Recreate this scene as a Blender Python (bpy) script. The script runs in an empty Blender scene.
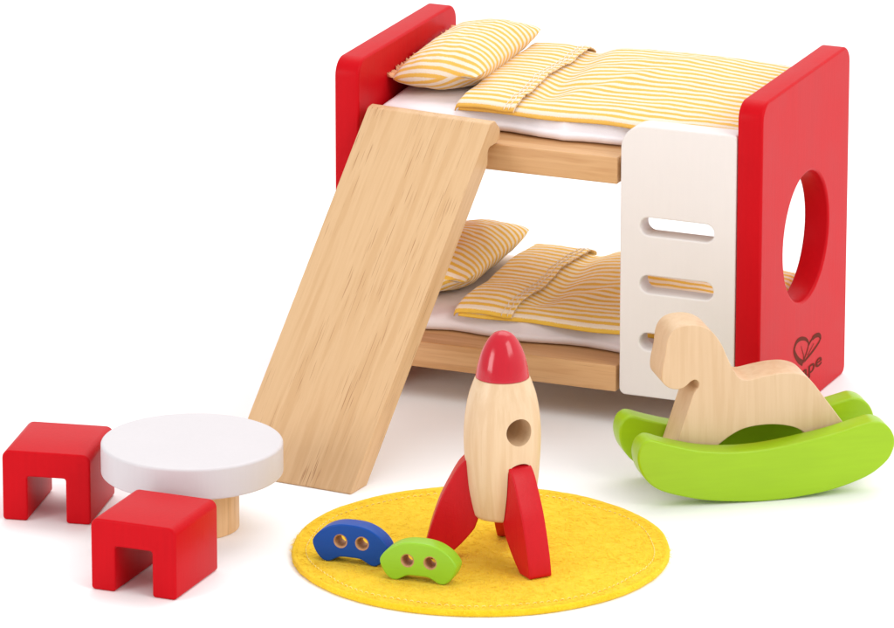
import bpy, bmesh, math, random
from mathutils import Vector, Matrix, noise

random.seed(7)
SC = bpy.context.scene
COL = SC.collection
SC.unit_settings.system = 'METRIC'
SC.unit_settings.scale_length = 0.01        # one unit is one centimetre
R = math.radians
PI = math.pi

# ------------------------------------------------------------------ helpers
def tag(o, label=None, cat=None, group=None, kind=None):
    if label: o['label'] = label
    if cat: o['category'] = cat
    if group: o['group'] = group
    if kind: o['kind'] = kind
    return o

def thing(name, label, cat, loc=(0, 0, 0), rz=0.0, group=None):
    o = bpy.data.objects.new(name, None)
    COL.objects.link(o)
    o.empty_display_size = 1.0
    o.location = loc
    o.rotation_euler = (0, 0, rz)
    return tag(o, label, cat, group)

def link(name, bm, mat, parent=None, smooth=None):
    """turn a bmesh into one mesh object"""
    if smooth is not None:
        for f in bm.faces:
            f.smooth = smooth
    me = bpy.data.meshes.new(name)
    bm.to_mesh(me)
    bm.free()
    me.materials.append(mat)
    o = bpy.data.objects.new(name, me)
    COL.objects.link(o)
    if parent is not None:
        o.parent = parent
    return o

def area2(p):
    return 0.5 * sum(p[i][0] * p[(i + 1) % len(p)][1] - p[(i + 1) % len(p)][0] * p[i][1] for i in range(len(p)))

def ccw(p):
    return list(p) if area2(p) > 0 else list(reversed(p))

def rounded(pts, radii, seg=6):
    """polygon with rounded corners"""
    out = []
    n = len(pts)
    for i in range(n):
        p = Vector(pts[i]); a = Vector(pts[i - 1]); b = Vector(pts[(i + 1) % n])
        r = radii[i] if isinstance(radii, (list, tuple)) else radii
        d1 = (a - p).normalized(); d2 = (b - p).normalized()
        ang = d1.angle(d2)
        if r <= 1e-6 or abs(ang - PI) < 1e-3:
            out.append(tuple(p)); continue
        t = r / math.tan(ang / 2)
        c = p + (d1 + d2).normalized() * (r / math.sin(ang / 2))
        s = p + d1 * t - c; e = p + d2 * t - c
        a0 = math.atan2(s.y, s.x); a1 = math.atan2(e.y, e.x)
        da = (a1 - a0 + PI) % (2 * PI) - PI
        for k in range(seg + 1):
            w = a0 + da * k / seg
            out.append((c.x + r * math.cos(w), c.y + r * math.sin(w)))
    return out

def catmull(pts, n=6, closed=True):
    out = []
    m = len(pts)
    rng = range(m) if closed else range(m - 1)
    for i in rng:
        if closed:
            p0, p1, p2, p3 = (Vector(pts[(i + k) % m]) for k in (-1, 0, 1, 2))
        else:
            p0 = Vector(pts[max(i - 1, 0)]); p1 = Vector(pts[i]); p2 = Vector(pts[i + 1]); p3 = Vector(pts[min(i + 2, m - 1)])
        for k in range(n):
            t = k / n
            out.append(tuple(0.5 * ((2 * p1) + (p2 - p0) * t + (2 * p0 - 5 * p1 + 4 * p2 - p3) * t * t + (3 * p1 - p0 - 3 * p2 + p3) * t ** 3)))
    if not closed:
        out.append(tuple(pts[-1]))
    return out

def circle2(cx, cy, r, n=32):
    return [(cx + r * math.cos(2 * PI * k / n), cy + r * math.sin(2 * PI * k / n)) for k in range(n)]

def inset(loop, d):
    """move a ccw loop inwards by d"""
    n = len(loop)
    out = []
    for i in range(n):
        p = Vector(loop[i]); a = Vector(loop[i - 1]); b = Vector(loop[(i + 1) % n])
        e1 = (p - a).normalized(); e2 = (b - p).normalized()
        n1 = Vector((-e1.y, e1.x)); n2 = Vector((-e2.y, e2.x))
        m = n1 + n2
        if m.length < 1e-6: m = n1
        m.normalize()
        k = d / max(0.4, m.dot(n1))
        out.append(tuple(p + m * k))
    # where the loop has folded over itself, draw the folded edges together
    for _ in range(12):
        bad = False
        for i in range(n):
            j = (i + 1) % n
            o = Vector(loop[j]) - Vector(loop[i]); q = Vector(out[j]) - Vector(out[i])
            if q.length > 1e-7 and o.dot(q) < 0:
                c = (Vector(out[i]) + Vector(out[j])) / 2
                out[i] = out[j] = tuple(c); bad = True
        if not bad: break
    return out

def prism(outline, depth, bev=0.1, holes=(), axes=((1, 0, 0), (0, 0, 1), (0, 1, 0)), origin=(0, 0, 0), seg=4, hole_index=False):
    """extrude a 2D outline (with holes) and round its rims; axes = images of u, v and depth"""
    bm = bmesh.new()
    U, V, D = (Vector(a) for a in axes)
    O = Vector(origin)
    loops = [(ccw(outline), 1)] + [(ccw(h), -1) for h in holes]
    rings = []
    for k in range(seg + 1):
        th = PI / 2 * k / seg
        rings.append((bev * (1 - math.sin(th)), bev * (1 - math.cos(th))))
    full = rings + [(i, depth - d) for (i, d) in reversed(rings)]
    caps = ([], [])
    for lp, sg in loops:
        prev = None
        for ri, (i, d) in enumerate(full):
            q = inset(lp, i * sg) if i > 1e-9 else lp
            vs = [bm.verts.new(O + U * a + V * b + D * d) for a, b in q]
            if prev:
                n = len(vs)
                for j in range(n):
                    f = bm.faces.new((prev[j], prev[(j + 1) % n], vs[(j + 1) % n], vs[j]))
                    f.smooth = True
                    f.material_index = 1 if (sg < 0 and hole_index) else 0
            prev = vs
            if ri == 0: caps[0].append(vs)
            if ri == len(full) - 1: caps[1].append(vs)
    bm.edges.ensure_lookup_table()
    for c in caps:
        es = []
        for vs in c:
            for j in range(len(vs)):
                e = bm.edges.get((vs[j], vs[(j + 1) % len(vs)]))
                es.append(e)
        if len(c) == 1:
            f = bm.faces.new(c[0]); f.smooth = False
        else:
            r = bmesh.ops.triangle_fill(bm, edges=es, use_beauty=True)
            for g in r['geom']:
                if isinstance(g, bmesh.types.BMFace): g.smooth = False
    bmesh.ops.recalc_face_normals(bm, faces=bm.faces[:])
    return bm

def lathe(profile, n=72, center=(0, 0)):
    """profile of (r, z) from bottom to top, closed at r = 0"""
    bm = bmesh.new()
    prev = None
    for r, z in profile:
        if r < 1e-6:
            vs = [bm.verts.new((center[0], center[1], z))]
        else:
            vs = [bm.verts.new((center[0] + r * math.cos(2 * PI * k / n), center[1] + r * math.sin(2 * PI * k / n), z)) for k in range(n)]
        if prev:
            if len(prev) == 1 and len(vs) > 1:
                for k in range(n): bm.faces.new((prev[0], vs[(k + 1) % n], vs[k]))
            elif len(vs) == 1:
                for k in range(n): bm.faces.new((prev[k], prev[(k + 1) % n], vs[0]))
            else:
                for k in range(n): bm.faces.new((prev[k], prev[(k + 1) % n], vs[(k + 1) % n], vs[k]))
        prev = vs
    bmesh.ops.recalc_face_normals(bm, faces=bm.faces[:])
    for f in bm.faces: f.smooth = True
    return bm

def tube(bm, pts, r, n=6):
    """a thin round tube along points, with closed ends"""
    prev = None
    m = len(pts)
    for i, p in enumerate(pts):
        p = Vector(p)
        t = (Vector(pts[min(i + 1, m - 1)]) - Vector(pts[max(i - 1, 0)])).normalized()
        a = t.orthogonal().normalized(); b = t.cross(a)
        rr = r * (0.55 if i in (0, m - 1) and m > 2 else 1)
        vs = [bm.verts.new(p + (a * math.cos(2 * PI * k / n) + b * math.sin(2 * PI * k / n)) * rr) for k in range(n)]
        if prev:
            # match ring start to the previous ring
            best = min(range(n), key=lambda s: sum((vs[(k + s) % n].co - prev[k].co).length for k in range(n)))
            vs = vs[best:] + vs[:best]
            for k in range(n):
                f = bm.faces.new((prev[k], prev[(k + 1) % n], vs[(k + 1) % n], vs[k])); f.smooth = True
        else:
            bm.faces.new(vs)
        prev = vs
    bm.faces.new(prev)

def fbm(x, y, z=0.0, oct=3):
    v = 0; a = 0.5
    for _ in range(oct):
        v += a * noise.noise((x, y, z)); x *= 2.03; y *= 2.03; z += 7.1; a *= 0.5
    return v

def lerp(a, b, t): return a + (b - a) * t
def sstep(a, b, x):
    t = min(1, max(0, (x - a) / (b - a))); return t * t * (3 - 2 * t)

# ------------------------------------------------------------------ materials
def newmat(name):
    m = bpy.data.materials.new(name)
    m.use_nodes = True
    nt = m.node_tree
    b = nt.nodes['Principled BSDF']
    return m, nt, b

def nd(nt, typ, **kw):
    n = nt.nodes.new(typ)
    for k, v in kw.items():
        if k.startswith('i_'):
            key = k[2:].replace('_', ' ')
            n.inputs[key].default_value = v
        else:
            setattr(n, k, v)
    return n

def ramp_node(nt, stops):
    r = nt.nodes.new('ShaderNodeValToRGB')
    e = r.color_ramp.elements
    while len(e) < len(stops): e.new(0.5)
    for i, (p, c) in enumerate(stops):
        e[i].position = p
        e[i].color = (c[0], c[1], c[2], 1) if isinstance(c, (tuple, list)) else (c, c, c, 1)
    return r

def mixc(nt, fac, a, b, blend='MIX'):
    m = nt.nodes.new('ShaderNodeMix'); m.data_type = 'RGBA'; m.blend_type = blend
    for sock, v in ((m.inputs[0], fac), (m.inputs[6], a), (m.inputs[7], b)):
        if hasattr(v, 'default_value') or hasattr(v, 'is_linked'):
            nt.links.new(v, sock)
        elif isinstance(v, (tuple, list)):
            sock.default_value = (v[0], v[1], v[2], 1)
        else:
            sock.default_value = v
    return m.outputs[2]

def wood(name, light, mid, dark, axis=0, pore=0.5, rough=0.42, seed=0.0, gs=1.0):
    """wood with its grain along one object axis"""
    m, nt, b = newmat(name)
    L = nt.links.new
    tc = nd(nt, 'ShaderNodeTexCoord')
    def mapped(along, cross):
        mp = nd(nt, 'ShaderNodeMapping')
        s = [cross] * 3; s[axis] = along
        mp.inputs['Scale'].default_value = s
        mp.inputs['Location'].default_value = (seed, seed * 1.7, seed * 0.6)
        L(tc.outputs['Object'], mp.inputs['Vector'])
        return mp.outputs[0]
    n1 = nd(nt, 'ShaderNodeTexNoise', i_Scale=1.0 * gs, i_Detail=4.0, i_Roughness=0.55, i_Distortion=0.2)
    L(mapped(0.08, 1.25), n1.inputs['Vector'])
    n2 = nd(nt, 'ShaderNodeTexNoise', i_Scale=1.0 * gs, i_Detail=3.0, i_Roughness=0.6)
    L(mapped(0.20, 8.0), n2.inputs['Vector'])
    n3 = nd(nt, 'ShaderNodeTexNoise', i_Scale=1.0 * gs, i_Detail=2.0, i_Roughness=0.5)
    L(mapped(0.42, 19.0), n3.inputs['Vector'])
    # growth rings: the slow noise folded into bands
    mul = nd(nt, 'ShaderNodeMath', operation='MULTIPLY'); mul.inputs[1].default_value = 22.0
    L(n1.outputs[0], mul.inputs[0])
    sn = nd(nt, 'ShaderNodeMath', operation='SINE'); L(mul.outputs[0], sn.inputs[0])
    rg = nd(nt, 'ShaderNodeMapRange', i_From_Min=-1.0, i_From_Max=1.0); L(sn.outputs[0], rg.inputs[0])
    ringc = mixc(nt, rg.outputs[0], light, mid)
    fib = ramp_node(nt, [(0.35, 0.0), (0.7, 1.0)]); L(n2.outputs[0], fib.inputs[0])
    sc = nd(nt, 'ShaderNodeMath', operation='MULTIPLY'); sc.inputs[1].default_value = 0.45
    L(fib.outputs[0], sc.inputs[0])
    c2 = mixc(nt, sc.outputs[0], ringc, mid)
    pr = ramp_node(nt, [(0.62, 0.0), (0.69, 1.0)]); L(n3.outputs[0], pr.inputs[0])
    ps = nd(nt, 'ShaderNodeMath', operation='MULTIPLY'); ps.inputs[1].default_value = pore
    L(pr.outputs[0], ps.inputs[0])
    # pores gather in streaks
    p2 = nd(nt, 'ShaderNodeMath', operation='MULTIPLY'); L(ps.outputs[0], p2.inputs[0])
    n4 = nd(nt, 'ShaderNodeTexNoise', i_Scale=1.0 * gs, i_Detail=2.0); L(mapped(0.13, 0.55), n4.inputs['Vector'])
    cl = ramp_node(nt, [(0.42, 0.06), (0.60, 1.0)]); L(n4.outputs[0], cl.inputs[0]); L(cl.outputs[0], p2.inputs[1])
    c3 = mixc(nt, p2.outputs[0], c2, dark)
    L(c3, b.inputs['Base Color'])
    b.inputs['Roughness'].default_value = rough
    bp = nd(nt, 'ShaderNodeBump', i_Strength=0.12, i_Distance=0.02, invert=True)
    L(n3.outputs[0], bp.inputs['Height']); L(bp.outputs[0], b.inputs['Normal'])
    return m

def paint(name, col, rough=0.33, axis=2, var=0.06, bump=0.10, spec=0.34):
    """brushed paint over wood: faint grain, slight tone changes"""
    m, nt, b = newmat(name)
    L = nt.links.new
    tc = nd(nt, 'ShaderNodeTexCoord')
    mp = nd(nt, 'ShaderNodeMapping')
    s = [5.0] * 3; s[axis] = 0.35
    mp.inputs['Scale'].default_value = s
    L(tc.outputs['Object'], mp.inputs['Vector'])
    n1 = nd(nt, 'ShaderNodeTexNoise', i_Scale=1.0, i_Detail=4.0, i_Roughness=0.6); L(mp.outputs[0], n1.inputs['Vector'])
    n2 = nd(nt, 'ShaderNodeTexNoise', i_Scale=0.35, i_Detail=3.0); L(tc.outputs['Object'], n2.inputs['Vector'])
    add = nd(nt, 'ShaderNodeMath', operation='ADD'); L(n1.outputs[0], add.inputs[0]); L(n2.outputs[0], add.inputs[1])
    rg = nd(nt, 'ShaderNodeMapRange', i_From_Min=0.6, i_From_Max=1.4); L(add.outputs[0], rg.inputs[0])
    c = mixc(nt, rg.outputs[0], [x * (1 - var) for x in col], [min(1, x * (1 + var)) for x in col])
    L(c, b.inputs['Base Color'])
    rr = nd(nt, 'ShaderNodeMapRange', i_To_Min=rough - 0.05, i_To_Max=rough + 0.07); L(n2.outputs[0], rr.inputs[0])
    L(rr.outputs[0], b.inputs['Roughness'])
    b.inputs['Specular IOR Level'].default_value = spec
    n3 = nd(nt, 'ShaderNodeTexNoise', i_Scale=14.0, i_Detail=2.0); L(tc.outputs['Object'], n3.inputs['Vector'])
    a2 = nd(nt, 'ShaderNodeMath', operation='ADD'); L(n1.outputs[0], a2.inputs[0]); L(n3.outputs[0], a2.inputs[1])
    bp = nd(nt, 'ShaderNodeBump', i_Strength=bump, i_Distance=0.02)
    L(a2.outputs[0], bp.inputs['Height']); L(bp.outputs[0], b.inputs['Normal'])
    return m

def striped(name, white, yellow, period=0.42):
    """woven stripes across the UV's second coordinate, measured in centimetres"""
    m, nt, b = newmat(name)
    L = nt.links.new
    uv = nd(nt, 'ShaderNodeUVMap', uv_map='UVMap')
    sp = nd(nt, 'ShaderNodeSeparateXYZ'); L(uv.outputs[0], sp.inputs[0])
    nz = nd(nt, 'ShaderNodeTexNoise', i_Scale=1.3, i_Detail=2.0); L(uv.outputs[0], nz.inputs['Vector'])
    ofs = nd(nt, 'ShaderNodeMath', operation='MULTIPLY_ADD'); ofs.inputs[1].default_value = 0.05
    L(nz.outputs[0], ofs.inputs[0]); L(sp.outputs['Y'], ofs.inputs[2])
    fr = nd(nt, 'ShaderNodeMath', operation='MULTIPLY'); fr.inputs[1].default_value = 2 * PI / period
    L(ofs.outputs[0], fr.inputs[0])
    sn = nd(nt, 'ShaderNodeMath', operation='SINE'); L(fr.outputs[0], sn.inputs[0])
    # thread-level roughening of the stripe edge
    th = nd(nt, 'ShaderNodeTexNoise', i_Scale=16.0, i_Detail=1.0); L(uv.outputs[0], th.inputs['Vector'])
    th2 = nd(nt, 'ShaderNodeMath', operation='MULTIPLY_ADD'); th2.inputs[1].default_value = 0.9; L(th.outputs[0], th2.inputs[0]); L(sn.outputs[0], th2.inputs[2])
    rp = nd(nt, 'ShaderNodeMapRange', i_From_Min=0.12, i_From_Max=0.85); L(th2.outputs[0], rp.inputs[0])
    cl = nd(nt, 'ShaderNodeMath', operation='MULTIPLY'); cl.inputs[1].default_value = 0.94; L(rp.outputs[0], cl.inputs[0])
    big = nd(nt, 'ShaderNodeTexNoise', i_Scale=0.6, i_Detail=3.0); L(uv.outputs[0], big.inputs['Vector'])
    yv = mixc(nt, big.outputs[0], [c * 0.86 for c in yellow], [min(1, c * 1.1) for c in yellow])
    c = mixc(nt, cl.outputs[0], white, yv)
    L(c, b.inputs['Base Color'])
    b.inputs['Roughness'].default_value = 0.9
    b.inputs['Specular IOR Level'].default_value = 0.15
    b.inputs['Sheen Weight'].default_value = 0.1
    # weave
    wx = nd(nt, 'ShaderNodeTexWave', wave_type='BANDS', bands_direction='X', i_Scale=4.5, i_Distortion=0.6); L(uv.outputs[0], wx.inputs['Vector'])
    wy = nd(nt, 'ShaderNodeTexWave', wave_type='BANDS', bands_direction='Y', i_Scale=4.5, i_Distortion=0.6); L(uv.outputs[0], wy.inputs['Vector'])
    a = nd(nt, 'ShaderNodeMath', operation='ADD'); L(wx.outputs['Fac'], a.inputs[0]); L(wy.outputs['Fac'], a.inputs[1])
    a2 = nd(nt, 'ShaderNodeMath', operation='ADD'); L(a.outputs[0], a2.inputs[0]); L(th.outputs[0], a2.inputs[1])
    bp = nd(nt, 'ShaderNodeBump', i_Strength=0.22, i_Distance=0.03); L(a2.outputs[0], bp.inputs['Height']); L(bp.outputs[0], b.inputs['Normal'])
    return m

def cloth(name, col):
    m, nt, b = newmat(name)
    L = nt.links.new
    tc = nd(nt, 'ShaderNodeTexCoord')
    n1 = nd(nt, 'ShaderNodeTexNoise', i_Scale=0.8, i_Detail=4.0); L(tc.outputs['Object'], n1.inputs['Vector'])
    n2 = nd(nt, 'ShaderNodeTexNoise', i_Scale=22.0, i_Detail=2.0); L(tc.outputs['Object'], n2.inputs['Vector'])
    c = mixc(nt, n1.outputs[0], [x * 0.94 for x in col], col)
    L(c, b.inputs['Base Color'])
    b.inputs['Roughness'].default_value = 0.92
    b.inputs['Specular IOR Level'].default_value = 0.1
    bp = nd(nt, 'ShaderNodeBump', i_Strength=0.25, i_Distance=0.03); L(n2.outputs[0], bp.inputs['Height']); L(bp.outputs[0], b.inputs['Normal'])
    return m

def felt(name, col):
    m, nt, b = newmat(name)
    L = nt.links.new
    tc = nd(nt, 'ShaderNodeTexCoord')
    n1 = nd(nt, 'ShaderNodeTexNoise', i_Scale=1.6, i_Detail=6.0, i_Roughness=0.75, i_Distortion=0.2); L(tc.outputs['Object'], n1.inputs['Vector'])
    n2 = nd(nt, 'ShaderNodeTexNoise', i_Scale=11.0, i_Detail=4.0, i_Roughness=0.75, i_Distortion=0.6); L(tc.outputs['Object'], n2.inputs['Vector'])
    r1 = ramp_node(nt, [(0.3, [col[0] * 0.88, col[1] * 0.78, col[2] * 0.6]), (0.52, col), (0.75, [min(1, col[0] * 1.08), col[1] * 1.14, col[2] * 2.5])])
    ad = nd(nt, 'ShaderNodeMath', operation='MULTIPLY_ADD'); ad.inputs[1].default_value = 0.5
    L(n2.outputs[0], ad.inputs[0])
    hf = nd(nt, 'ShaderNodeMath', operation='MULTIPLY'); hf.inputs[1].default_value = 0.55; L(n1.outputs[0], hf.inputs[0]); L(hf.outputs[0], ad.inputs[2])
    L(ad.outputs[0], r1.inputs[0]); L(r1.outputs[0], b.inputs['Base Color'])
    b.inputs['Roughness'].default_value = 1.0
    b.inputs['Specular IOR Level'].default_value = 0.05
    b.inputs['Sheen Weight'].default_value = 0.12
    bp = nd(nt, 'ShaderNodeBump', i_Strength=0.8, i_Distance=0.06); L(n2.outputs[0], bp.inputs['Height']); L(bp.outputs[0], b.inputs['Normal'])
    return m

M = {}
M['ramp'] = wood('ramp_wood', (0.66, 0.43, 0.228), (0.595, 0.365, 0.178), (0.33, 0.15, 0.055), axis=1, pore=0.95, seed=3.1)
M['deck'] = wood('deck_wood', (0.66, 0.385, 0.178), (0.55, 0.285, 0.112), (0.36, 0.16, 0.06), axis=0, pore=0.45, seed=8.4)
M['maple'] = wood('maple_wood', (0.725, 0.525, 0.33), (0.665, 0.455, 0.265), (0.55, 0.34, 0.17), axis=2, pore=0.35, seed=1.3)
M['horse'] = wood('horse_wood', (0.68, 0.48, 0.295), (0.63, 0.425, 0.245), (0.56, 0.35, 0.18), axis=2, pore=0.3, seed=5.3)
M['post'] = wood('pedestal_wood', (0.78, 0.50, 0.25), (0.69, 0.41, 0.18), (0.45, 0.23, 0.09), axis=2, pore=0.35, seed=2.2)
RED = (0.53, 0.004, 0.009)
M['red'] = paint('red_paint', RED, rough=0.36, spec=0.07, bump=0.18)
M['red_gloss'] = paint('glossy_red_paint', (0.50, 0.003, 0.016), rough=0.14, bump=0.04, spec=0.5)
M['red_fin'] = paint('red_fin_paint', (0.54, 0.005, 0.011), rough=0.36, bump=0.3, spec=0.2)
M['hole'] = wood('drilled_wood', (0.50, 0.27, 0.13), (0.36, 0.17, 0.07), (0.2, 0.08, 0.03), axis=1, rough=0.7)
M['white'] = paint('white_paint', (0.77, 0.715, 0.685), rough=0.4, var=0.015, axis=2)
M['table'] = paint('table_white_paint', (0.62, 0.585, 0.60), rough=0.42, var=0.02, axis=2)
M['lime'] = paint('lime_paint', (0.315, 0.52, 0.008), rough=0.32, axis=0)
M['green'] = paint('green_paint', (0.27, 0.53, 0.022), rough=0.34, axis=0)
M['blue'] = paint('blue_paint', (0.004, 0.062, 0.33), rough=0.36, spec=0.2, axis=0)
M['stripe'] = striped('yellow_striped_cotton', (0.80, 0.685, 0.55), (0.80, 0.445, 0.06))
M['stripe_warm_lit'] = striped('yellow_striped_cotton_warm_lit', (1.0, 0.90, 0.72), (1.0, 0.59, 0.05))  # same cotton, with the lower bunk's warm bounced light put into its colour
M['sheet'] = cloth('white_cotton', (0.90, 0.83, 0.845))
M['thread'] = cloth('white_thread', (0.93, 0.84, 0.72))
M['frill'] = cloth('peach_cotton', (0.84, 0.60, 0.36))
M['nap'] = cloth('yellow_felt_fibres', (0.97, 0.66, 0.04))
M['seam'] = cloth('peach_thread', (0.86, 0.46, 0.24))
M['felt'] = felt('yellow_felt', (0.92, 0.60, 0.018))
M['felt_thread'] = cloth('pale_yellow_thread', (0.96, 0.78, 0.28))
M['brand'] = paint('brown_print', (0.13, 0.018, 0.007), rough=0.6, spec=0.06)

def floor_mat():
    m, nt, b = newmat('white_table_sheet')
    L = nt.links.new
    tc = nd(nt, 'ShaderNodeTexCoord')
    n1 = nd(nt, 'ShaderNodeTexNoise', i_Scale=0.05, i_Detail=2.0); L(tc.outputs['Object'], n1.inputs['Vector'])
    c = mixc(nt, n1.outputs[0], (0.95, 0.945, 0.945), (0.955, 0.95, 0.95))
    L(c, b.inputs['Base Color'])
    b.inputs['Roughness'].default_value = 0.6
    b.inputs['Specular IOR Level'].default_value = 0.25
    return m

# ------------------------------------------------------------------ the setting
bm = bmesh.new()
S = 1600
vs = [bm.verts.new(p) for p in ((-S, -S, 0), (S, -S, 0), (S, S, 0), (-S, S, 0))]
bm.faces.new(vs)
tag(link('ground', bm, floor_mat()), kind='structure')

# ------------------------------------------------------------------ bunk bed
L_, D_, H_, T_ = 21.0, 11.77, 16.0, 1.206
bed = thing('bunk_bed', 'toy bunk bed with red end panels, wooden bed boards and a white slotted ladder', 'bunk bed')
YZX = ((0, 1, 0), (0, 0, 1), (1, 0, 0))
pout = rounded([(0, 0), (D_, 0), (D_, H_), (0, H_)], [0.45, 0.42, 0.85, 0.85], 8)
link('end_panel', prism(pout, T_, 0.13, axes=YZX), M['red'], bed)
pr_ = link('end_panel', prism(pout, T_, 0.13, holes=[circle2(6.05, 8.22, 3.04, 64)], axes=YZX, origin=(L_ - T_, 0, 0)), M['red'], bed)
tag(pr_, 'red end panel with a large round opening and a printed leaf emblem')

# printed emblem and lettering on the outer face of the right panel
XF = L_ + 0.005
def ribbon(bm, pts, w):
    global XF
    XF += 0.003
    m = len(pts)
    L, Rr = [], []
    for i in range(m):
        a = Vector(pts[max(i - 1, 0)]); c = Vector(pts[min(i + 1, m - 1)])
        t = (c - a).normalized(); n = Vector((-t.y, t.x))
        ww = w[i] if isinstance(w, list) else w
        p = Vector(pts[i])
        L.append(bm.verts.new((XF, *(p + n * ww / 2)))); Rr.append(bm.verts.new((XF, *(p - n * ww / 2))))
    for i in range(m - 1):
        bm.faces.new((L[i], L[i + 1], Rr[i + 1], Rr[i]))
bm = bmesh.new()
lobe1 = catmull([(5.85, 2.18), (5.30, 2.46), (4.82, 2.86), (4.64, 3.18), (4.92, 3.44), (5.45, 3.46), (6.05, 3.30), (6.45, 3.08), (6.60, 2.86), (6.40, 2.60), (6.10, 2.38), (5.88, 2.19)], 6, False)
ribbon(bm, lobe1, [lerp(0.30, 0.14, min(1, i / len(lobe1) * 1.5)) for i in range(len(lobe1))])
ribbon(bm, catmull([(6.58, 2.82), (7.00, 2.98), (7.50, 3.02), (8.00, 2.92), (8.22, 2.72), (8.00, 2.56), (7.45, 2.42), (6.85, 2.31), (6.30, 2.24), (6.05, 2.20)], 6, False), [0.12] * 8 + [0.22] * 18 + [0.13] * 60)
ribbon(bm, catmull([(5.58, 3.08), (5.75, 2.80), (5.92, 2.55), (5.95, 2.32)], 5, False), [0.03 + 0.004 * i for i in range(16)])
ribbon(bm, catmull([(7.30, 2.72), (6.95, 2.56), (6.45, 2.38)], 5, False), 0.05)
bmesh.ops.recalc_face_normals(bm, faces=bm.faces[:])
link('emblem', bm, M['brand'], pr_)
cu = bpy.data.curves.new('lettering_curve', 'FONT'); cu.body = 'Hape'; cu.size = 1.0; cu.offset = 0.012
to = bpy.data.objects.new('lettering_curve', cu); COL.objects.link(to)
bpy.context.view_layer.update()
me = bpy.data.meshes.new_from_object(to.evaluated_get(bpy.context.evaluated_depsgraph_get()))
bpy.data.objects.remove(to)
xs = [v.co.x for v in me.vertices]
x0, x1 = min(xs), max(xs)
for v in me.vertices:
    a, c = v.co.x, v.co.y
    v.co = (XF, 4.35 + (a - x0) / (x1 - x0) * (8.45 - 4.35), 1.40 + c * 0.86)
me.name = 'lettering'; me.materials.clear(); me.materials.append(M['brand'])
lo = bpy.data.objects.new('lettering', me); COL.objects.link(lo); lo.parent = pr_

# the two bed boards, notched for the ladder
for zb in (1.60, 11.50):
    o = [(T_ + 0.004, 0.12), (13.97, 0.12), (13.97, 1.22), (L_ - T_ - 0.004, 1.22), (L_ - T_ - 0.004, 11.6), (T_ + 0.004, 11.6)]
    link('bed_board', prism(rounded(o, 0.05, 3), 1.25, 0.07, axes=((1, 0, 0), (0, 1, 0), (0, 0, 1)), origin=(0, 0, zb)), M['deck'], bed)

# ladder panel with three slots
lx0, lx1, lz0, lz1 = 14.16, L_ - T_ - 0.03, 1.57, 14.42
lo_ = rounded([(lx0, lz0), (lx1, lz0), (lx1, lz1), (lx0, lz1)], [0.3, 0.14, 0.14, 1.15], 10)
def slot(cx, cz, hl, hr, n=14):
    p = []
    for k in range(n + 1):
        a = -PI / 2 + PI * k / n; p.append((cx + hl - hr + hr * math.cos(a), cz + hr * math.sin(a)))
    for k in range(n + 1):
        a = PI / 2 + PI * k / n; p.append((cx - hl + hr + hr * math.cos(a), cz + hr * math.sin(a)))
    return p
link('ladder', prism(lo_, 1.12, 0.08, holes=[slot(16.92, z, 1.79, 0.42) for z in (9.70, 6.96, 4.22)], origin=(0, 0.03, 0)), M['white'], bed)

# ------------------------------------------------------------------ bedding
def profile_poly(ctrl, step=0.09):
    d = catmull(ctrl, 24, False)
    s = [0]
    for i in range(1, len(d)):
        s.append(s[-1] + (Vector(d[i]) - Vector(d[i - 1])).length)
    n = int(s[-1] / step)
    out = []; j = 0
    for k in range(n + 1):
        t = s[-1] * k / n
        while j < len(s) - 2 and s[j + 1] < t: j += 1
        w = (t - s[j]) / max(1e-9, s[j + 1] - s[j])
        out.append((lerp(d[j][0], d[j + 1][0], w), lerp(d[j][1], d[j + 1][1], w), t))
    return out

# cross-section over the bed (y, height above the bed board)
CROSS = [(1.96, 0.86), (2.08, 1.08), (2.45, 1.22), (3.2, 1.38), (5.0, 1.50), (7.0, 1.68), (9.0, 1.86), (10.4, 1.86), (11.15, 1.55), (11.4, 0.9), (11.42, 0.5)]

def crumple(x, y, sd):
    """folds and creases of the bedding surface"""
    w = 0.20 * fbm(x * 0.22 + sd, y * 0.42, sd) + 0.06 * fbm(x * 0.9, y * 0.7 + sd, 3 + sd)
    for (ax, ay, bx, by, amp, wd) in ((9.6, 3.6, 14.0, 8.2, 0.13, 0.55), (10.5, 7.5, 15.5, 9.6, 0.08, 0.5), (13.0, 3.0, 18.5, 6.0, 0.09, 0.6), (9.2, 5.2, 12.0, 5.9, -0.12, 0.5), (15.5, 2.8, 19.0, 3.8, -0.07, 0.4)):
        d = Vector((bx - ax, by - ay)); q = Vector((x - ax, y - ay))
        t = max(0, min(1, q.dot(d) / d.dot(d)))
        r = (q - d * t).length
        w += amp * math.exp(-(r / wd) ** 2) * (0.4 + 0.6 * math.sin(PI * min(1, max(0, t)) ) if 0 < t < 1 else 0.4)
    return w

def sheet_mesh(x0f, x1f, prof, zfun, nx=120, thick=0.06):
    """a cloth grid; x0f/x1f give its x range per profile station"""
    bm = bmesh.new()
    uvl = bm.loops.layers.uv.new('UVMap')
    grid = []; uvs = {}
    for j, (y, z, s) in enumerate(prof):
        row = []
        a, c = x0f(s), x1f(s)
        for i in range(nx + 1):
            x = lerp(a, c, i / nx)
            yy, zz = zfun(x, y, z, s, i / nx)
            v = bm.verts.new((x, yy, zz)); uvs[v] = (x, s); row.append(v)
        grid.append(row)
    for j in range(len(grid) - 1):
        for i in range(nx):
            f = bm.faces.new((grid[j][i], grid[j][i + 1], grid[j + 1][i + 1], grid[j + 1][i])); f.smooth = True
            for lp in f.loops: lp[uvl].uv = uvs[lp.vert]
    return bm

def add_solid(o, t, off=1.0):
    m = o.modifiers.new('thickness', 'SOLIDIFY'); m.thickness = t; m.offset = off
    return o

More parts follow.
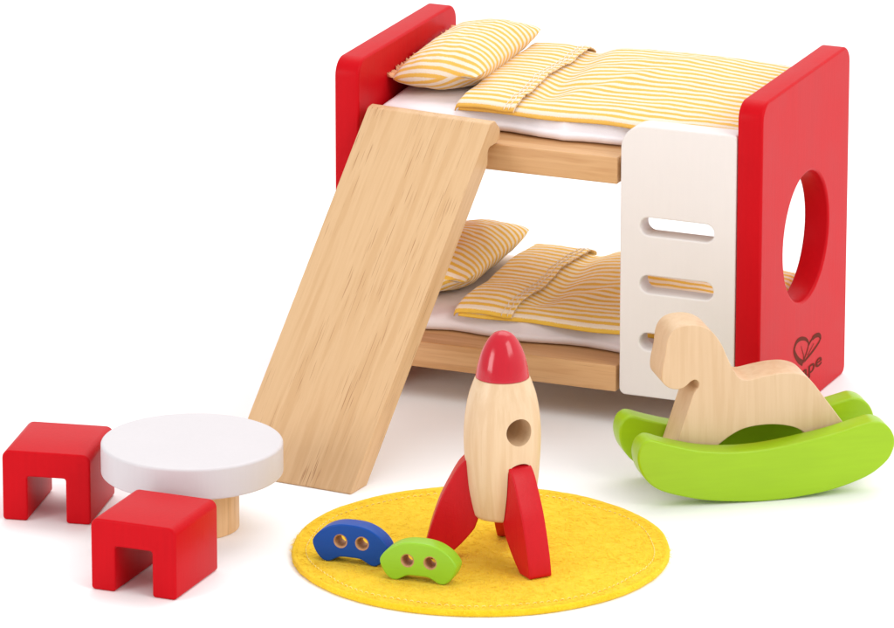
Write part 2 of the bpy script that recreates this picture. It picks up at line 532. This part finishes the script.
def make_bedding(zd, sd, where, pdx, fabric):
    # --- mattress: a soft white slab
    bm = bmesh.new()
    nx, ny = 110, 60
    xa, xb, ya, yb = 1.32, 19.72, 1.60, 11.3
    def top_h(x, y):
        # height of the mattress top above the board
        pts = CROSS
        for k in range(len(pts) - 1):
            if pts[k][0] <= y <= pts[k + 1][0]:
                h = lerp(pts[k][1], pts[k + 1][1], (y - pts[k][0]) / (pts[k + 1][0] - pts[k][0])); break
        else:
            h = 0.7
        k = sstep(6.5, 4.0, x)
        return lerp(h - 0.16 - 0.30 * sstep(2.4, 3.6, y), 0.75 + 0.06 * (y - 2), k)
    def ring(i, j, up):
        u = i / nx; v = j / ny
        x = lerp(xa, xb, u); y = lerp(ya, yb, v)
        e = min(u * (xb - xa), (1 - u) * (xb - xa), v * (yb - ya), (1 - v) * (yb - ya))   # distance to the rim
        rr = 0.55
        k = math.sqrt(max(0, 1 - (1 - min(1, e / rr)) ** 2))
        mid = 0.36 + 0.10 * fbm(x * 0.7, sd, 2.0)
        wav = 0.5 * fbm(x * 0.33 + sd * 3, y * 0.2, sd) + 0.42 * abs(math.sin(x * 0.55 + 0.4 + sd)) - 0.2
        yy = y + (1 - sstep(0, 2.0, y - ya)) * wav - 0.30 * (1 - k) * 0
        if up:
            h = top_h(x, y) + 0.10 * fbm(x * 0.6 + sd, y * 0.6, 4 + sd)
            z = lerp(mid, h, k)
        else:
            z = lerp(mid, 0.015, k)
        return (x, yy, zd + z)
    top = {}; bot = {}
    for i in range(nx + 1):
        for j in range(ny + 1):
            top[i, j] = bm.verts.new(ring(i, j, True))
            bot[i, j] = top[i, j] if i in (0, nx) or j in (0, ny) else bm.verts.new(ring(i, j, False))
    for i in range(nx):
        for j in range(ny):
            bm.faces.new((top[i, j], top[i + 1, j], top[i + 1, j + 1], top[i, j + 1]))
            q = (bot[i, j], bot[i, j + 1], bot[i + 1, j + 1], bot[i + 1, j])
            bm.faces.new(q)
    o = link('mattress', bm, M['sheet'], None, True)
    tag(o, 'thin white cotton mattress lying on the %s bed board' % where, 'mattress', 'mattresses of the bunk bed')

    # --- striped blanket, its head end folded back
    prof = profile_poly(CROSS)
    smax = prof[-1][2]
    def bz(x, y, z, s, t):
        k = sstep(0.0, 1.3, s) * sstep(0.0, 0.8, smax - s)
        w = crumple(x, y, sd) * (0.25 + 0.75 * k)
        dip = -0.32 * math.exp(-((x - 9.0) / 0.75) ** 2) * sstep(0.6, 2.5, s)
        end = -0.45 * sstep(18.6, 19.8, x) ** 2
        hem = 0.05 * math.sin(x * 1.1 + sd) * (1 - sstep(0, 1, s))
        puff = 0.42 * sstep(2.6, 7.5, y) * math.sin(PI * min(1, max(0, (x - 7.5) / 12.4))) ** 0.8
        return y + hem, zd + z + w + puff * sstep(0, 1.2, smax - s) + (dip + end) * k + 0.03 + hem * 0.5
    bl = link('blanket', sheet_mesh(lambda s: 5.40 + 0.05 * s, lambda s: 19.76, prof, bz, 150), fabric)
    add_solid(bl, 0.07)
    tag(bl, 'yellow and white striped blanket with folded head end on the %s bunk' % where, 'blanket', 'striped blankets of the bunk bed')
    # --- the folded flap: comes over at the head end and lies back on the blanket
    prof2 = profile_poly([(y, z) for (y, z) in CROSS[:9]] + [(11.2, 1.4)])
    def hemx(s): return 8.12 + 0.045 * s + 0.07 * math.sin(s * 1.1 + sd) + 0.025 * math.sin(s * 4.1)
    def fx0(s): return 5.26 + 0.05 * s + 0.05 * math.sin(s * 1.1 + sd)
    def fz(x, y, z, s, t):
        w = crumple(lerp(5.5, 8.4, t), y, sd + 0.0) * (0.25 + 0.75 * sstep(0, 1.3, s))
        lift = 0.10 + 0.10 * math.sin(PI * min(1, t * 1.05)) + 0.07 * sstep(0.8, 1.0, t) * (1 + 0.4 * math.sin(s * 1.7 + sd))
        rim = -0.16 * (1 - math.sqrt(max(0, 1 - (1 - min(1, t / 0.06)) ** 2)))
        return y - 0.06 * (1 - sstep(0, 0.5, s)), zd + z + w + lift + rim + 0.05
    fo = link('folded_flap', sheet_mesh(fx0, hemx, prof2, fz, 60), fabric, bl)
    add_solid(fo, 0.06)
    # --- two rows of stitches along the flap's hem: each one thread that dives under the cloth
    def on_flap(x, s, up=0.1):
        j = min(range(len(prof2)), key=lambda k: abs(prof2[k][2] - s))
        y, z, ss = prof2[j]
        t = (x - fx0(ss)) / (hemx(ss) - fx0(ss))
        yy, zz = fz(x, y, z, ss, t)
        fr = 1 - sstep(0.1, 1.0, s)
        return Vector((x, yy - up * fr, zz + up * (1 - 0.5 * fr)))
    for off in (0.22, 0.46):
        bm = bmesh.new()
        pts = []; s = 0.10
        while s < prof2[-1][2] - 0.4:
            jx = random.uniform(-0.04, 0.04)
            for ds, up in ((0, 0.06), (0.03, 0.105), (0.10, 0.112), (0.17, 0.105), (0.20, 0.05)):
                pts.append(on_flap(hemx(s + ds) - off + jx, s + ds, up))
            s += 0.25
        tube(bm, pts, 0.018, 5)
        bmesh.ops.recalc_face_normals(bm, faces=bm.faces[:])
        link('stitching', bm, M['thread'], bl)
    # frayed edge of the hem
    bm = bmesh.new()
    s = 0.02; prev = None
    while s < prof2[-1][2] - 0.1:
        a = on_flap(hemx(s) - 0.03, s, 0.03)
        c = on_flap(hemx(s), s, 0.02) + Vector((0.01 + 0.05 * random.random(), random.uniform(-0.02, 0.02), random.uniform(-0.05, 0.01)))
        va, vc = bm.verts.new(a), bm.verts.new(c)
        if prev: bm.faces.new((prev[0], prev[1], vc, va))
        prev = (va, vc)
        s += 0.05
    fr_ = link('frayed_hem', bm, M['frill'], bl, True)
    add_solid(fr_, 0.04, 0)

    # --- pillow
    N = 64
    ax, ay, th = 2.28, 4.12, 1.12
    base = Vector((3.70 + pdx, 7.05, zd + 2.12))
    rot = Matrix.Rotation(R(3.5), 3, 'X') @ Matrix.Rotation(R(-7), 3, 'Y') @ Matrix.Rotation(R(-1.5), 3, 'Z')
    bm = bmesh.new()
    uvl = bm.loops.layers.uv.new('UVMap'); uvs = {}
    def pp(u, v, sg):
        x = ax * u * (1 - 0.07 * math.cos(PI / 2 * v)); y = ay * v * (1 - 0.05 * math.cos(PI / 2 * u))
        cr = 1 - 0.075 * (u * u * v * v) ** 2.5
        x *= cr; y *= cr
        f = ((1 - abs(u) ** 2.4) ** 0.62) * ((1 - abs(v) ** 2.6) ** 0.55)
        z = sg * th * f
        y += 0.42 * math.exp(-((u - 0.55) / 0.4) ** 2) * sstep(-0.55, -1.0, v)
        e = 1 - max(abs(u), abs(v))
        z += (0.16 * fbm(u * 2.1 + sd, v * 3.0, sg + sd) + 0.05 * math.sin(v * 26 + 3 * u) * math.exp(-e * 9)) * min(1, e * 6)
        # gathered corners
        z += -sg * 0.12 * math.exp(-((u - 0.75) ** 2 + (v + 0.85) ** 2) * 18)
        p = base + rot @ Vector((x, y, z))
        p.z = max(p.z, zd + 0.72 + 0.06 * (p.y - 2) + 0.04)
        return p
    tp = {}; bt = {}
    for i in range(N + 1):
        for j in range(N + 1):
            # denser near the rim
            u = math.sin((i / N - 0.5) * PI); v = math.sin((j / N - 0.5) * PI)
            tp[i, j] = bm.verts.new(pp(u, v, 1)); uvs[tp[i, j]] = (ax * u, 0)
            if i in (0, N) or j in (0, N): bt[i, j] = tp[i, j]
            else:
                bt[i, j] = bm.verts.new(pp(u, v, -1)); uvs[bt[i, j]] = (ax * u, 0)
    h = N // 2
    for dct in (tp, bt):
        for i in range(N + 1):
            uvs[dct[i, h]] = (uvs[dct[i, h]][0], 0.12 * uvs[dct[i, h]][0] / ax)
            for rng, sg in ((range(h, N), 1), (range(h, 0, -1), -1)):
                acc = 0.0
                for j in rng:
                    acc += (dct[i, j + sg].co - dct[i, j].co).length
                    uvs[dct[i, j + sg]] = (uvs[dct[i, j + sg]][0], sg * acc + 0.12 * uvs[dct[i, j]][0] / ax)
    for i in range(N):
        for j in range(N):
            for q in ((tp[i, j], tp[i + 1, j], tp[i + 1, j + 1], tp[i, j + 1]), (bt[i, j], bt[i, j + 1], bt[i + 1, j + 1], bt[i + 1, j])):
                f = bm.faces.new(q); f.smooth = True
                for lp in f.loops: lp[uvl].uv = uvs[lp.vert]
    pil = link('pillow', bm, fabric)
    tag(pil, 'plump yellow and white striped pillow against the red panel on the %s bunk' % where, 'pillow', 'striped pillows of the bunk bed')
    # frayed seam on the headboard side
    bm = bmesh.new()
    prev = None
    n = 70
    for k in range(n + 1):
        v = -1 + 2 * k / n
        p = pp(-1, v, 1)
        q = p + rot @ Vector((-0.14 - 0.16 * random.random(), random.uniform(-0.07, 0.07), 0.10 + 0.22 * random.random()))
        a = bm.verts.new(p + rot @ Vector((0.05, 0, 0.05))); c = bm.verts.new(q)
        if prev: bm.faces.new((prev[0], a, c, prev[1]))
        prev = (a, c)
    se = link('seam_frill', bm, M['seam'], pil, True)
    add_solid(se, 0.05, 0)

make_bedding(12.75, 0.0, 'upper', 0.0, M['stripe'])
make_bedding(2.85, 4.3, 'lower', -0.55, M['stripe_warm_lit'])

# ------------------------------------------------------------------ wooden slide leaning on the upper bunk
yw, al, sw, slen, sth = -0.0921, R(45.95), 6.37, 19.35, 1.12
rampo = thing('slide_board', 'long pale wooden slide board leaning from the floor onto the upper bunk', 'slide', (6.74, -13.83, 0), yw)
# side profile in (ground distance h, height z)
dh, dz = math.cos(al), math.sin(al)
top = (dh * slen, dz * slen)
bk = sth / math.sin(al)
yr = 13.93            # ground distance from the foot to the rail's face
nk = yr - 0.74          # the back is cut upright below the lip
prof = [(0, 0), (top[0] - 0.05, top[1] - 0.05), (top[0] + 0.40, top[1] + 0.02), (top[0] + 0.96, top[1] - 0.52), (top[0] + 0.86, 12.90), (yr + 0.02, 12.79), (nk, 12.76), (nk - 0.03, (nk - 0.03 - bk) * dz / dh), (bk, 0)]
prof = rounded(prof, [0.06, 0.30, 0.3, 0.32, 0.2, 0.1, 0.28, 0.05, 0.05], 6)
# build in the board's own frame: x across, y along the slope, z off the face
frame = Matrix(((1, 0, 0), (0, dh, -dz), (0, dz, dh)))
inv = frame.inverted()
bm = prism(prof, sw, 0.05, axes=((0, 1, 0), (0, 0, 1), (1, 0, 0)), origin=(-sw, 0, 0))
for v in bm.verts: v.co = inv @ v.co
o = link('board', bm, M['ramp'], rampo)
o.rotation_euler = (al, 0, 0)

# ------------------------------------------------------------------ round table and stools
tb = thing('round_table', 'small round white table on a wooden post between the red stools', 'table', (2.05, -20.37, 0))
def disc_profile(r, z0, z1, b):
    p = [(0, z0), (r - b, z0)]
    for k in range(1, 7):
        a = PI / 2 * k / 6; p.append((r - b + b * math.sin(a), z0 + b - b * math.cos(a)))
    for k in range(7):
        a = PI / 2 * k / 6; p.append((r - b + b * math.cos(a), z1 - b + b * math.sin(a)))
    p.append((0, z1))
    return p
def flat_lathe(p, n=96):
    bm = lathe(p, n)
    for f in bm.faces:
        if abs(f.normal.z) > 0.9999: f.smooth = False
    return bm
link('table_top', flat_lathe(disc_profile(4.0, 2.50, 3.95, 0.13), 128), M['table'], tb)
link('pedestal', flat_lathe(disc_profile(2.05, 0.005, 2.495, 0.05)), M['post'], tb)

st = rounded([(0, 0), (1.13, 0), (1.13, 2.05), (2.88, 2.05), (2.88, 0), (4.0, 0), (4.0, 3.22), (0, 3.22)], [0.16, 0.14, 0.12, 0.12, 0.14, 0.16, 0.36, 0.36], 7)
stool = link('stool', prism(st, 4.3, 0.10), M['red'])
stool.location = (1.52, -29.6, 0.005)
tag(stool, 'red block stool in front of the round table, nearest to the front', 'stool', 'red stools at the round table')
s2 = stool.copy(); COL.objects.link(s2)
s2.location = (-6.05, -22.8, 0.005); s2.rotation_euler = (0, 0, R(11.0))
s2['label'] = 'red block stool at the far left, left of the round table'

# ------------------------------------------------------------------ rug
RC = Vector((15.15, -18.95, 0))
rug = thing('round_rug', 'round yellow felt rug with a stitched rim under the rocket', 'rug', RC)
bm = bmesh.new()
n = 220
RR = 8.22
def rug_r(a): return RR + 0.32 * max(0.0, math.cos(a - 1.967)) ** 2 + 0.07 * noise.noise((math.cos(a) * 2.2, math.sin(a) * 2.2, 1.0)) + 0.02 * noise.noise((math.cos(a) * 14, math.sin(a) * 14, 5.0))
rings = [(0.0, 0.30)] + [(k / 26.0, 0.30) for k in range(1, 26)] + [(0.988, 0.298), (0.997, 0.26), (1.0, 0.17), (0.999, 0.06), (0.992, 0.008)]
prev = None
for f_, z in rings:
    if f_ == 0:
        vs = [bm.verts.new((0, 0, z))]
    else:
        vs = []
        for k in range(n):
            a = 2 * PI * k / n; r = rug_r(a) * f_
            zz = z
            if z > 0.25:
                zz += 0.035 * fbm(r * math.cos(a) * 0.5, r * math.sin(a) * 0.5) + 0.012 * noise.noise((r * math.cos(a) * 3, r * math.sin(a) * 3, 0))
                zz -= 0.05 * math.exp(-((r - 7.55) / 0.12) ** 2)
            vs.append(bm.verts.new((r * math.cos(a), r * math.sin(a), zz)))
    if prev:
        for k in range(n):
            if len(prev) == 1: bm.faces.new((prev[0], vs[k], vs[(k + 1) % n]))
            else: bm.faces.new((prev[k], vs[k], vs[(k + 1) % n], prev[(k + 1) % n]))
    prev = vs
bmesh.ops.recalc_face_normals(bm, faces=bm.faces[:])
link('felt_disc', bm, M['felt'], rug, True)
# loose fibres that give the felt its nap
bm = bmesh.new()
for _ in range(9000):
    a = random.uniform(0, 2 * PI); rr_ = 8.2 * math.sqrt(random.random())
    if random.random() < 0.12: rr_ = random.uniform(7.9, 8.24)
    x, y = rr_ * math.cos(a), rr_ * math.sin(a)
    th = random.uniform(0, 2 * PI); ln = random.uniform(0.12, 0.38); wd = random.uniform(0.006, 0.014)
    dx, dy = math.cos(th), math.sin(th); bend = random.uniform(-0.5, 0.5) * ln
    pz = 0.285 + 0.035 * fbm(x * 0.5, y * 0.5) - 0.12 * sstep(8.0, 8.25, rr_)
    row = []
    for k in range(4):
        t = k / 3
        ox = dx * ln * (t - 0.5) - dy * bend * t * (1 - t); oy = dy * ln * (t - 0.5) + dx * bend * t * (1 - t)
        z = pz + 0.012 + random.uniform(0.02, 0.05) * math.sin(PI * t)
        row.append((bm.verts.new((x + ox - dy * wd, y + oy + dx * wd, z)), bm.verts.new((x + ox + dy * wd, y + oy - dx * wd, z))))
    for k in range(3):
        bm.faces.new((row[k][0], row[k][1], row[k + 1][1], row[k + 1][0]))
tag(link('felt_nap', bm, M['nap'], rug, True), kind='stuff')
bm = bmesh.new()
ns = 150
pts = []
for k in range(ns):
    a0 = 2 * PI * k / ns; st_ = 2 * PI / ns
    for t, z in ((0, 0.22), (0.1, 0.285), (0.3, 0.305), (0.5, 0.285), (0.6, 0.22)):
        a = a0 + t * st_; r = 7.55 + 0.05 * math.sin(a * 9)
        pts.append((r * math.cos(a), r * math.sin(a), z + 0.02 + 0.035 * fbm(r * math.cos(a) * 0.5, r * math.sin(a) * 0.5)))
tube(bm, pts, 0.019, 5)
bmesh.ops.recalc_face_normals(bm, faces=bm.faces[:])
link('stitching', bm, M['felt_thread'], rug)

# ------------------------------------------------------------------ rocket
CY = 0.3968      # compass turn of the viewing direction the toys are set out for
fh = Vector((-math.sin(CY), math.cos(CY), 0)); rt = Vector((math.cos(CY), math.sin(CY), 0))
def azi(a):
    a = R(a); return -fh * math.cos(a) + rt * math.sin(a)
rk = thing('toy_rocket', 'wooden toy rocket with red nose and red fins standing on the yellow rug', 'rocket', (16.44, -19.64, 0.325))
z0 = -0.325
bp_ = [(1.06, 2.20), (1.20, 2.24), (1.29, 2.36)]
bodyc = catmull([(1.29, 2.36), (1.42, 2.95), (1.54, 3.7), (1.63, 4.8), (1.665, 5.8), (1.62, 6.7), (1.47, 7.6), (1.26, 8.25), (1.175, 8.46)], 6, False)
prf = [(0, 2.20)] + bp_ + bodyc[1:] + [(1.14, 8.475), (0, 8.475)]
body = link('body', lathe([(r, z + z0) for r, z in prf], 96), M['maple'], rk)
def cutter(bm):
    me = bpy.data.meshes.new('cut'); bm.to_mesh(me); bm.free()
    me.materials.append(M['maple'])
    o = bpy.data.objects.new('cut', me); COL.objects.link(o); o.parent = rk
    return o
cuts = []
d = azi(27); side = d.cross(Vector((0, 0, 1)))
cuts.append(cutter(prism(circle2(0, 0, 0.60, 40), 2.6, 0.02, axes=(side, (0, 0, 1), d), origin=Vector((0, 0, 6.38 + z0)) - d * 0.4, seg=2)))
for a in (29, -92, 172):
    d = azi(a); side = d.cross(Vector((0, 0, 1)))
    hw = 0.575
    sl = [(-hw, 1.9 + z0), (hw, 1.9 + z0)] + [(hw * math.cos(PI * k / 16), 4.55 + z0 + 0.42 * math.sin(PI * k / 16)) for k in range(17)]
    sl = [sl[0], sl[1]] + sl[2:]
    cuts.append(cutter(prism(sl, 1.8, 0.002, axes=(side, (0, 0, 1), d), origin=d * 0.95, seg=1)))
for c in cuts:
    m = body.modifiers.new('cut', 'BOOLEAN'); m.operation = 'DIFFERENCE'; m.object = c; m.solver = 'EXACT'
bpy.context.view_layer.update()
nm = bpy.data.meshes.new_from_object(body.evaluated_get(bpy.context.evaluated_depsgraph_get()))
body.modifiers.clear()
body.data = nm; nm.name = 'body'
for c in cuts: bpy.data.objects.remove(c)
nm.set_sharp_from_angle(angle=R(38))
nose = catmull([(1.165, 8.49), (1.15, 8.62), (1.07, 9.05), (0.92, 9.55), (0.68, 10.05), (0.42, 10.36), (0.18, 10.48), (0.0, 10.51)], 6, False)
link('nose_cone', lathe([(0, 8.48 + z0), (1.13, 8.48 + z0)] + [(max(0, r), z + z0) for r, z in nose], 72), M['red_gloss'], rk)
arc = catmull([(1.42, 4.87), (1.66, 4.75), (1.95, 4.40), (2.33, 3.70), (2.70, 2.92), (3.03, 1.95), (3.27, 1.05), (3.38, 0.45)], 6, False)
tail = [(3.37, 0.35), (3.32, 0.335), (2.52, 0.335), (2.44, 0.37)]
inner = catmull([(2.40, 0.42), (2.12, 0.66), (1.75, 1.02), (1.40, 1.42), (1.18, 1.72), (1.10, 1.92), (1.02, 2.15)], 4, False)
fout = [(a, b + z0) for a, b in [(1.02, 4.70), (1.10, 4.82), (1.25, 4.89)] + arc + tail + inner]
for a in (29, -92, 172):
    d = azi(a); side = d.cross(Vector((0, 0, 1)))
    link('fin', prism(fout, 1.10, 0.07, axes=(d, (0, 0, 1), side), origin=-side * 0.55), M['red_fin'], rk)

# ------------------------------------------------------------------ two bean-shaped game pads
half = [(0.0, 1.76), (0.5, 1.73), (0.95, 1.60), (1.38, 1.34), (1.66, 1.02), (1.73, 0.78), (1.60, 0.42), (1.38, 0.13), (1.15, 0.0), (0.92, 0.02), (0.70, 0.14), (0.48, 0.24), (0.25, 0.265)]
full = half + [(0, 0.265)] + [(-a, b) for a, b in reversed(half[1:])]
pad = catmull(full, 4)
def make_pad(mat, loc, rz, label, hx, hz, hr):
    o = link('game_pad', prism(pad, 0.84, 0.07, holes=[circle2(hx[0], hz, hr, 28), circle2(hx[1], hz, hr, 28)], hole_index=True), mat)
    o.data.materials.append(M['hole'])
    o.location = loc; o.rotation_euler = (0, 0, rz)
    return tag(o, label, 'game pad', 'bean-shaped pads on the rug')
make_pad(M['blue'], (10.79, -23.16, 0.32), R(3), 'blue bean-shaped wooden pad with two round holes on the rug', (-0.43, 0.56), 0.98, 0.245)
make_pad(M['green'], (14.43, -24.25, 0.32), R(4), 'light green bean-shaped wooden pad with two round holes on the rug', (-0.47, 0.56), 0.93, 0.235)

# ------------------------------------------------------------------ rocking horse
rh = thing('rocking_horse', 'wooden toy rocking horse on two lime green rockers in front of the ladder', 'rocking horse', (22.5, -8.7, 0), R(36))
rock = [(-3.36, 3.14), (-2.61, 2.88), (-1.1, 2.47), (0.41, 2.30), (1.92, 2.33), (3.43, 2.53), (4.94, 2.80), (6.31, 3.14), (6.95, 3.24), (7.50, 2.95), (7.80, 2.37), (7.72, 1.78), (7.36, 1.25), (6.51, 0.68), (4.99, 0.20), (3.47, -0.02), (1.95, -0.10), (0.44, -0.02), (-1.08, 0.18), (-2.59, 0.60), (-3.34, 1.0), (-3.83, 1.6), (-4.03, 2.28), (-3.93, 2.84), (-3.68, 3.1)]
rock = catmull([(a, b + 0.12) for a, b in rock], 5)
for k, off in enumerate((0.0, 3.52)):
    o = link('rocker', prism(rock, 1.2, 0.10), M['lime'], rh)
    o.location = (0.22 if k else 0.15, off, 0)
hp = [(-2.23, 7.38), (-1.98, 7.82), (-1.51, 8.02), (-0.83, 8.0), (-0.23, 7.70), (0.23, 7.10), (0.56, 6.37), (0.88, 5.72), (1.14, 5.40), (1.54, 5.30), (2.22, 5.41), (2.97, 5.50), (3.73, 5.45), (4.35, 5.12), (5.12, 4.12), (5.98, 2.92), (6.3, 2.45), (4.55, 2.1), (4.31, 2.41), (4.02, 2.74), (3.47, 3.0), (2.55, 3.15), (1.49, 3.08), (0.74, 2.77), (-0.01, 2.22), (-0.25, 2.0), (-1.95, 2.0), (-1.72, 2.64), (-1.10, 4.55), (-0.93, 4.95), (-0.78, 5.12), (-0.76, 5.34), (-0.92, 5.48), (-1.12, 5.42), (-1.30, 5.26), (-1.50, 5.14), (-1.80, 5.10), (-2.16, 5.22), (-2.44, 5.52), (-2.46, 6.0), (-2.32, 6.7)]
hp = rounded(hp, [0.25] * 16 + [0.12, 0.12] + [0.2] * 7 + [0.12, 0.12] + [0.6, 0.12] + [0.1] * 2 + [0.2] * 6, 5) if False else hp
k0 = hp.index((6.3, 2.45)); k1 = hp.index((4.55, 2.1)); k2 = hp.index((-0.25, 2.0)); k3 = hp.index((-1.95, 2.0))
hp = catmull(hp[k3:] + hp[:k0 + 1], 5, False) + catmull(hp[k1:k2 + 1], 5, False)
link('horse_body', prism(hp, 2.05, 0.045, origin=(0, 1.32, 0)), M['horse'], rh)
for u in (-0.9, 5.1):
    bm = prism(circle2(0, 0, 0.2, 20), 1.2, 0.02, seg=1)
    o = link('dowel', bm, M['horse'], rh); o.location = (u, 1.17, 2.2 if u < 0 else 2.5)
    o.scale = (1, 2.0, 1)

# ------------------------------------------------------------------ light
w = bpy.data.worlds.new('World'); SC.world = w; w.use_nodes = True
nt = w.node_tree; nt.nodes.clear()
L = nt.links.new
out = nd(nt, 'ShaderNodeOutputWorld'); bg = nd(nt, 'ShaderNodeBackground')
tc = nd(nt, 'ShaderNodeTexCoord')
dt = nd(nt, 'ShaderNodeVectorMath', operation='DOT_PRODUCT')
L(tc.outputs['Generated'], dt.inputs[0])
dt.inputs[1].default_value = (0.42, 0.72, 0.55)       # the white studio is brightest behind, above and to the right
rp = ramp_node(nt, [(0.0, (0.58, 0.58, 0.585)), (0.5, (0.70, 0.70, 0.71)), (1.0, (1.12, 1.12, 1.12))])
mr = nd(nt, 'ShaderNodeMapRange', i_From_Min=-1.0, i_From_Max=1.0); L(dt.outputs['Value'], mr.inputs[0])
L(mr.outputs[0], rp.inputs[0]); L(rp.outputs[0], bg.inputs['Color'])
bg.inputs['Strength'].default_value = 1.12
L(bg.outputs[0], out.inputs['Surface'])

def softbox(name, loc, target, sx, sy, rad, col=(1, 1, 1)):
    ld = bpy.data.lights.new(name, 'AREA'); ld.shape = 'RECTANGLE'; ld.size = sx; ld.size_y = sy
    ld.energy = rad * PI * sx * sy; ld.color = col
    o = bpy.data.objects.new(name, ld); COL.objects.link(o)
    o.location = loc
    o.rotation_euler = (Vector(target) - Vector(loc)).to_track_quat('-Z', 'Y').to_euler()
    return o
softbox('softbox_key', (150, -60, 125), (10, -8, 4), 90, 90, 4.6, (1.0, 0.985, 0.965))
softbox('softbox_top', (0, 95, 190), (8, 0, 4), 200, 150, 1.9)
softbox('softbox_fill', (-105, -175, 62), (10, -4, 6), 80, 80, 6.2)

# ------------------------------------------------------------------ camera
cd = bpy.data.cameras.new('camera'); cam = bpy.data.objects.new('camera', cd); COL.objects.link(cam)
cd.sensor_fit = 'HORIZONTAL'; cd.sensor_width = 36.0; cd.lens = 6889.118 / 894 * 36.0
cd.clip_start = 1.0; cd.clip_end = 5000.0
pitch, yaw = 0.29917, 0.39679
fw = Vector((-math.sin(yaw) * math.cos(pitch), math.cos(yaw) * math.cos(pitch), -math.sin(pitch)))
cam.location = Vector((5.62742, 0, 4.38427)) - fw * 318.2258
cam.rotation_euler = fw.to_track_quat('-Z', 'Y').to_euler()
SC.camera = cam
SC.view_settings.view_transform = 'Standard'; SC.view_settings.look = 'None'; SC.view_settings.exposure = 0
